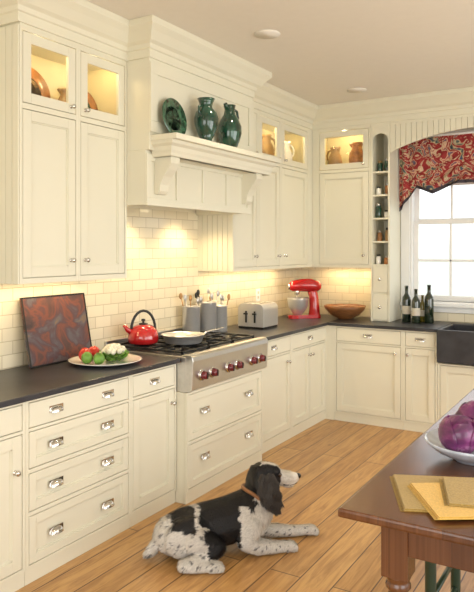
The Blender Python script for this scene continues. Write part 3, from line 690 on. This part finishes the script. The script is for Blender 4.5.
# ---------------------------------------------------------------- dog
def build_dog():
    e=empty('springer_spaniel_dog')
    Tm=Matrix.Translation((.97,2.68,0))@Matrix.Rotation(math.radians(48),4,'Z')
    bm=bmesh.new()
    def chain(pts,step=.008):
        for (p,q) in zip(pts[:-1],pts[1:]):
            a=Vector(p[:3]);b=Vector(q[:3]); n=max(1,int((b-a).length/step))
            for i in range(n+1):
                t=i/n; c=a.lerp(b,t); r=p[3]*(1-t)+q[3]*t
                bmesh.ops.create_icosphere(bm,subdivisions=2,radius=r,matrix=Matrix.Translation(c))
    def blob(c,r,rot=None):
        M=Matrix.Translation(c)
        if rot: M=M@rot
        M=M@Matrix.Diagonal((r[0],r[1],r[2],1)); bmesh.ops.create_icosphere(bm,subdivisions=3,radius=1,matrix=M)
    chain([(.10,.0,.115,.10),(.20,.0,.132,.118),(.32,.0,.145,.120),(.43,0,.160,.122),(.52,0,.190,.118),(.565,0,.235,.095)],.02)
    chain([(.555,0,.24,.092),(.582,-.005,.30,.078),(.610,-.01,.355,.066)],.012)
    chain([(.56,0,.19,.085),(.60,0,.22,.062)],.012)
    blob((.640,-.012,.385),(.072,.060,.060))
    blob((.675,-.014,.398),(.045,.045,.038))
    chain([(.69,-.018,.372,.043),(.73,-.022,.364,.037),(.765,-.026,.360,.034),(.785,-.028,.360,.029)],.006)
    blob((.755,-.024,.342),(.045,.028,.018))
    for s in(-1,1):
        blob((.755,-.024+s*.016,.346),(.040,.017,.028))
        blob((.692,-.016+s*.034,.402),(.020,.014,.014))
    chain([(.50,-.085,.15,.062),(.475,-.105,.075,.050),(.53,-.115,.045,.040),(.62,-.12,.034,.031),(.675,-.12,.032,.028)],.01)
    blob((.70,-.12,.028),(.040,.031,.028))
    for k in range(4): blob((.728,-.140+k*.013,.019),(.019,.0085,.018))
    chain([(.52,.07,.14,.058),(.54,.075,.07,.046),(.66,.06,.042,.036),(.78,.045,.033,.029),(.86,.035,.032,.027)],.01)
    blob((.885,.032,.029),(.042,.031,.028))
    for k in range(4): blob((.915,.012+k*.013,.019),(.020,.0085,.018))
    blob((.17,-.085,.125),(.125,.062,.105),Matrix.Rotation(-.2,4,'Y'))
    chain([(.20,-.11,.12,.075),(.295,-.14,.085,.050),(.25,-.165,.055,.040),(.15,-.185,.040,.030),(.115,-.185,.036,.028),(.16,-.20,.030,.025),(.24,-.215,.028,.025)],.01)
    blob((.265,-.22,.026),(.042,.030,.026))
    for k in range(4): blob((.294,-.240+k*.013,.018),(.019,.0085,.017))
    blob((.18,.09,.10),(.12,.055,.09))
    chain([(.27,.13,.07,.045),(.15,.16,.035,.03),(.28,.17,.028,.026)],.012)
    chain([(.03,0,.09,.035),(-.005,-.01,.06,.026),(-.03,-.02,.045,.018)],.01)
    me=bpy.data.meshes.new('dogtmp'); bm.to_mesh(me); bm.free()
    o=bpy.data.objects.new('dogtmp',me); sc.collection.objects.link(o)
    r=o.modifiers.new('r','REMESH'); r.mode='VOXEL'; r.voxel_size=.0065; r.use_smooth_shade=True
    s=o.modifiers.new('s','SMOOTH'); s.factor=.5; s.iterations=5
    bpy.context.view_layer.update(); dg=bpy.context.evaluated_depsgraph_get()
    body=bpy.data.meshes.new_from_object(o.evaluated_get(dg)); bpy.data.objects.remove(o)
    BLK=Vector((.012,.011,.012)); WHT=Vector((.76,.72,.66))
    HC=Vector((.62,-.01,.37))
    def warp(p):
        w=max(0,min(1,(p.z-.22)/.13))*max(0,min(1,(p.x-.50)/.09)); w=w*w*(3-2*w)
        q=HC+(p-HC)*(1+.13*w)
        q.x-=.050*w; q.y-=.012*w
        return q
    def colr(p):
        x,y,z=p; n=noise.noise(Vector((x,y,z))*16)*.035+noise.noise(Vector((x,y,z))*45)*.012
        X=x+n; Z=z+n
        black=False
        if z>.285 and x>.50:
            black=True
            if X>.712: black=False
            if abs(y+.016)<.018 and z>.395 and X>.62: black=False
            if x>.585 and z<.345 and Z<.335 and x<.70: black=False
            if x<.60 and Z<.30 and y<-.02 : black=False
        else:
            if .24<X<.44 and Z>.055 : black=True
            if .09<X<.20 and Z>.175: black=True
            if .44<=X<.53 and Z>.25: black=True
            if x<.03: black=False
            if X>.50 and X<.57 and Z>.275: black=True
        c=BLK if black else WHT
        if not black and z<.12 and noise.noise(Vector((x,y,z))*75)>.45: c=BLK*3+WHT*.25
        if not black and x<.26 and noise.noise(Vector((x+3,y,z))*50)>.38: c=BLK*3+WHT*.25
        return c
    me=body; me.materials.clear(); me.materials.append(FUR)
    ca=me.color_attributes.new('Col','FLOAT_COLOR','POINT')
    for i,v in enumerate(me.vertices):
        c=colr(v.co); ca.data[i].color=(c[0],c[1],c[2],1)
        if v.co.z<.002: v.co.z=.002
    for p in me.polygons: p.use_smooth=True
    ear=MB()
    for s in(-1,1):
        vs=[];fs=[];n1,n2=16,10
        for i in range(n1+1):
            t=i/n1; w=.026+.026*math.sin(math.pi*min(1,t*.9+.1))
            cz=.408-.175*t; cy=-.012+s*(.057+.034*math.sin(math.pi*t*.7)); cx=.636-.002*t
            for j in range(n2+1):
                q=(j/n2-.5)*2
                vs.append((cx+q*w*(1 if t<.85 else .7),cy+s*(.012*(1-q*q))+.004*math.sin(9*t+3*q),cz-.014*(1-q*q)*t+.004*math.sin(6*q)))
        for i in range(n1):
            for j in range(n2): k=i*(n2+1)+j; fs.append((k,k+1,k+n2+2,k+n2+1))
        ear.add([warp(Vector(v)) for v in vs],fs,FUR,True)
    eo=ear.obj('ears',e,solid=.008); eo.matrix_local=Tm
    ec=eo.data.color_attributes.new('Col','FLOAT_COLOR','POINT')
    for i in range(len(eo.data.vertices)): ec.data[i].color=(.022,.018,.017,1)  # faint sheen painted into the ear colour, to set it off the neck
    fv=[];ff=[];fc=[]
    def blade(p,n,col,L,flow,wp=True):
        d=(n*.38+flow).normalized(); side=d.cross(n)
        if side.length<1e-3: return
        side.normalize(); w=.0011+.0009*random.random()
        wob=Vector((random.uniform(-1,1),random.uniform(-1,1),random.uniform(-1,1)))*.22
        d=(d+wob).normalized(); k=len(fv)
        p1=p+d*L*.5+n*.002; d2=(d+flow*.7-n*.25+wob*.5).normalized(); p2=p1+d2*L*.5
        q5=[p-side*w,p+side*w,p1+side*w*.9,p1-side*w*.9,p2]
        if wp: q5=[warp(q) for q in q5]
        for q in q5:
            if q.z<.003: q.z=.003
        fv.extend(q5); ff.append((k,k+1,k+2,k+3)); ff.append((k+3,k+2,k+4))
        b=random.uniform(.78,1.1); fc.extend([tuple(col*b)]*5)
    polys=list(me.polygons); areas=[p.area for p in polys]
    for P in random.choices(polys,weights=areas,k=62000):
        vs=[me.vertices[i].co for i in P.vertices]; a,b_=random.random(),random.random()
        if len(vs)==4: p=vs[0].lerp(vs[1],a).lerp(vs[3].lerp(vs[2],a),b_)
        else: p=(vs[0]+vs[1]+vs[2])/3
        n=P.normal; x,y,z=p
        if z<.006: continue
        if x>.60 and z>.32:
            L=.007; flow=Vector((-1,0,-.25))
            if x>.775: continue
        elif x>.50 and z>.13: L=.032; flow=Vector((-.25,0,-1))
        elif z<.06: L=.013 if x>.55 else .018; flow=Vector((-.6,0,-.4))
        else: L=.022; flow=Vector((-1,0,-.45))
        if x<.02: L=.03
        flow=flow+Vector((.35*noise.noise(p*12),.35*noise.noise(p*12+Vector((5,0,0))),.35*noise.noise(p*12+Vector((0,9,0)))))
        flow=flow-n*flow.dot(n)
        if flow.length>1e-3: flow.normalize()
        blade(p.copy(),n.copy(),colr(p),L*random.uniform(.7,1.2),flow)
    for v in me.vertices: v.co=warp(v.co)
    ob=bpy.data.objects.new('body',me); sc.collection.objects.link(ob); ob.parent=e; ob.matrix_local=Tm
    for P in random.choices(list(eo.data.polygons),k=6000):
        vs=[eo.data.vertices[i].co for i in P.vertices]; p=vs[0].lerp(vs[2],random.random()).lerp(vs[1],random.random()*.5); n=P.normal.copy()
        if n.y*(1 if p.y>-.012 else -1)<0: n=-n
        wv=Vector((.35*math.sin(p.z*120+p.x*60),0,-1))
        blade(p+n*.004,n,Vector((.030,.024,.021)),random.uniform(.02,.035),wv.normalized(),False)  # ear hair colour carries a painted brownish highlight
    fm=bpy.data.meshes.new('fur'); fm.from_pydata([tuple(p) for p in fv],[],ff); fm.materials.append(FUR)
    fa=fm.color_attributes.new('Col','FLOAT_COLOR','POINT')
    for i,c in enumerate(fc): fa.data[i].color=(c[0],c[1],c[2],1)
    fo=bpy.data.objects.new('fur',fm); sc.collection.objects.link(fo); fo.parent=e; fo.matrix_local=Tm
    f=MB(); DK=pmat('dog_nose',(.01,.009,.009),.25,coat=.6); EY=pmat('dog_eye',(.03,.012,.005),.05,coat=1)
    f.ell(warp(Vector((.808,-.029,.368))),(.017,.019,.015),DK)
    for s in(-1,1):
        f.ell(warp(Vector((.704,-.018+s*.038,.392))),(.012,.009,.012),EY)
    f.tube([warp(Vector(q)) for q in((.795,-.046,.341),(.76,-.055,.336),(.722,-.056,.342))],.003,DK,6)
    fo=f.obj('nose_eyes_mouth',e); fo.matrix_local=Tm
    c=MB(); pts=[]
    c0=Vector((.573,-.005,.290)); u=Vector((.95,0,-.3)).normalized(); v=Vector((0,1,0))
    for i in range(33):
        a=2*math.pi*i/32; pts.append(warp(c0+u*math.cos(a)*.094+v*math.sin(a)*.094))
    c.tube(pts,.010,LEATHER,10); co=c.obj('collar',e); co.matrix_local=Tm
build_dog()

# ---------------------------------------------------------------- lights
def area(name,loc,rot,sx,sy,p,col=(1,1,1)):
    l=bpy.data.lights.new(name,'AREA'); l.shape='RECTANGLE'; l.size=sx; l.size_y=sy; l.energy=p; l.color=col
    o=bpy.data.objects.new(name,l); o.location=loc; o.rotation_euler=rot; sc.collection.objects.link(o); return o
hp=math.pi/2
area('added_daylight_right',(XR+.05,3.7,1.6),(0,hp,0),1.9,2.9,76,(1,.985,.95))  # added area lamp standing in for daylight, in an unseen right-wall opening
area('added_daylight_right',(XR+.05,.5,1.6),(0,hp,0),1.9,2.9,52,(1,.985,.95))  # second added daylight lamp on the same unseen wall
area('added_daylight_front',(2.6,YF-.05,1.6),(hp,0,0),3.1,1.9,58,(1,.97,.93))  # added area lamp for soft daylight from behind the camera, opening unseen
def spot(name,loc,p,col,size=1.4,rad=.04,blend=.7):
    l=bpy.data.lights.new(name,'SPOT'); l.energy=p; l.color=col; l.spot_size=size; l.spot_blend=blend; l.shadow_soft_size=rad
    o=bpy.data.objects.new(name,l); o.location=loc; sc.collection.objects.link(o)
W=(1,.74,.40)
for yy in(3.52,4.15): spot('hood_lamp_light',(.22,yy,1.90),20,W,2.4)
for x,y in((1.06,3.74),(1.015,5.475),(2.9,2.2),(2.9,4.6)): spot('can_light',(x,y,2.985),32,(1,.86,.64),2.0,.06,1)
area('undercabinet_light',(.13,2.76,1.415),(0,0,0),.05,.7,2.4,W)
area('undercabinet_light',(.13,5.2,1.415),(0,0,0),.05,1.3,5.5,W)
area('undercabinet_light',(.65,6.20,1.415),(0,0,0),.5,.05,2.6,W)
for x,y,p in((.25,2.55,1.4),(.25,2.98,1.4),(.25,4.75,1.4),(.25,5.15,1.6),(.25,5.65,1.6),(.65,6.12,2.2),(3.1,6.17,2)):
    l=bpy.data.lights.new('cabinet_puck_light','POINT'); l.energy=p; l.color=(1,.78,.40); l.shadow_soft_size=.03
    o=bpy.data.objects.new('cabinet_puck_light',l); o.location=(x,y,2.74); sc.collection.objects.link(o)
w=bpy.data.worlds.new('sky'); sc.world=w; w.use_nodes=True; nt=w.node_tree; bg=nt.nodes['Background']
tc=N(nt,'ShaderNodeTexCoord'); sp=N(nt,'ShaderNodeSeparateXYZ'); nt.links.new(tc.outputs['Generated'],sp.inputs[0])
r=N(nt,'ShaderNodeValToRGB'); e=r.color_ramp.elements
e[0].position=0; e[0].color=(.42,.45,.42,1); e[1].position=.30; e[1].color=(.93,.96,1,1)
x=e.new(.02); x.color=(.64,.67,.67,1)
nt.links.new(sp.outputs[2],r.inputs[0]); nt.links.new(r.outputs[0],bg.inputs[0]); bg.inputs[1].default_value=2.5
cam=bpy.data.cameras.new('camera'); co=bpy.data.objects.new('camera',cam); sc.collection.objects.link(co)
cam.sensor_fit='HORIZONTAL'; cam.sensor_width=36; cam.lens=36*655/474; cam.shift_y=-48/474
co.location=(3.087,0,1.61); co.rotation_euler=(math.radians(90),0,math.radians(31.1)); cam.clip_start=.05
sc.camera=co
sc.view_settings.view_transform='Standard'; sc.view_settings.look='None'; sc.view_settings.exposure=0
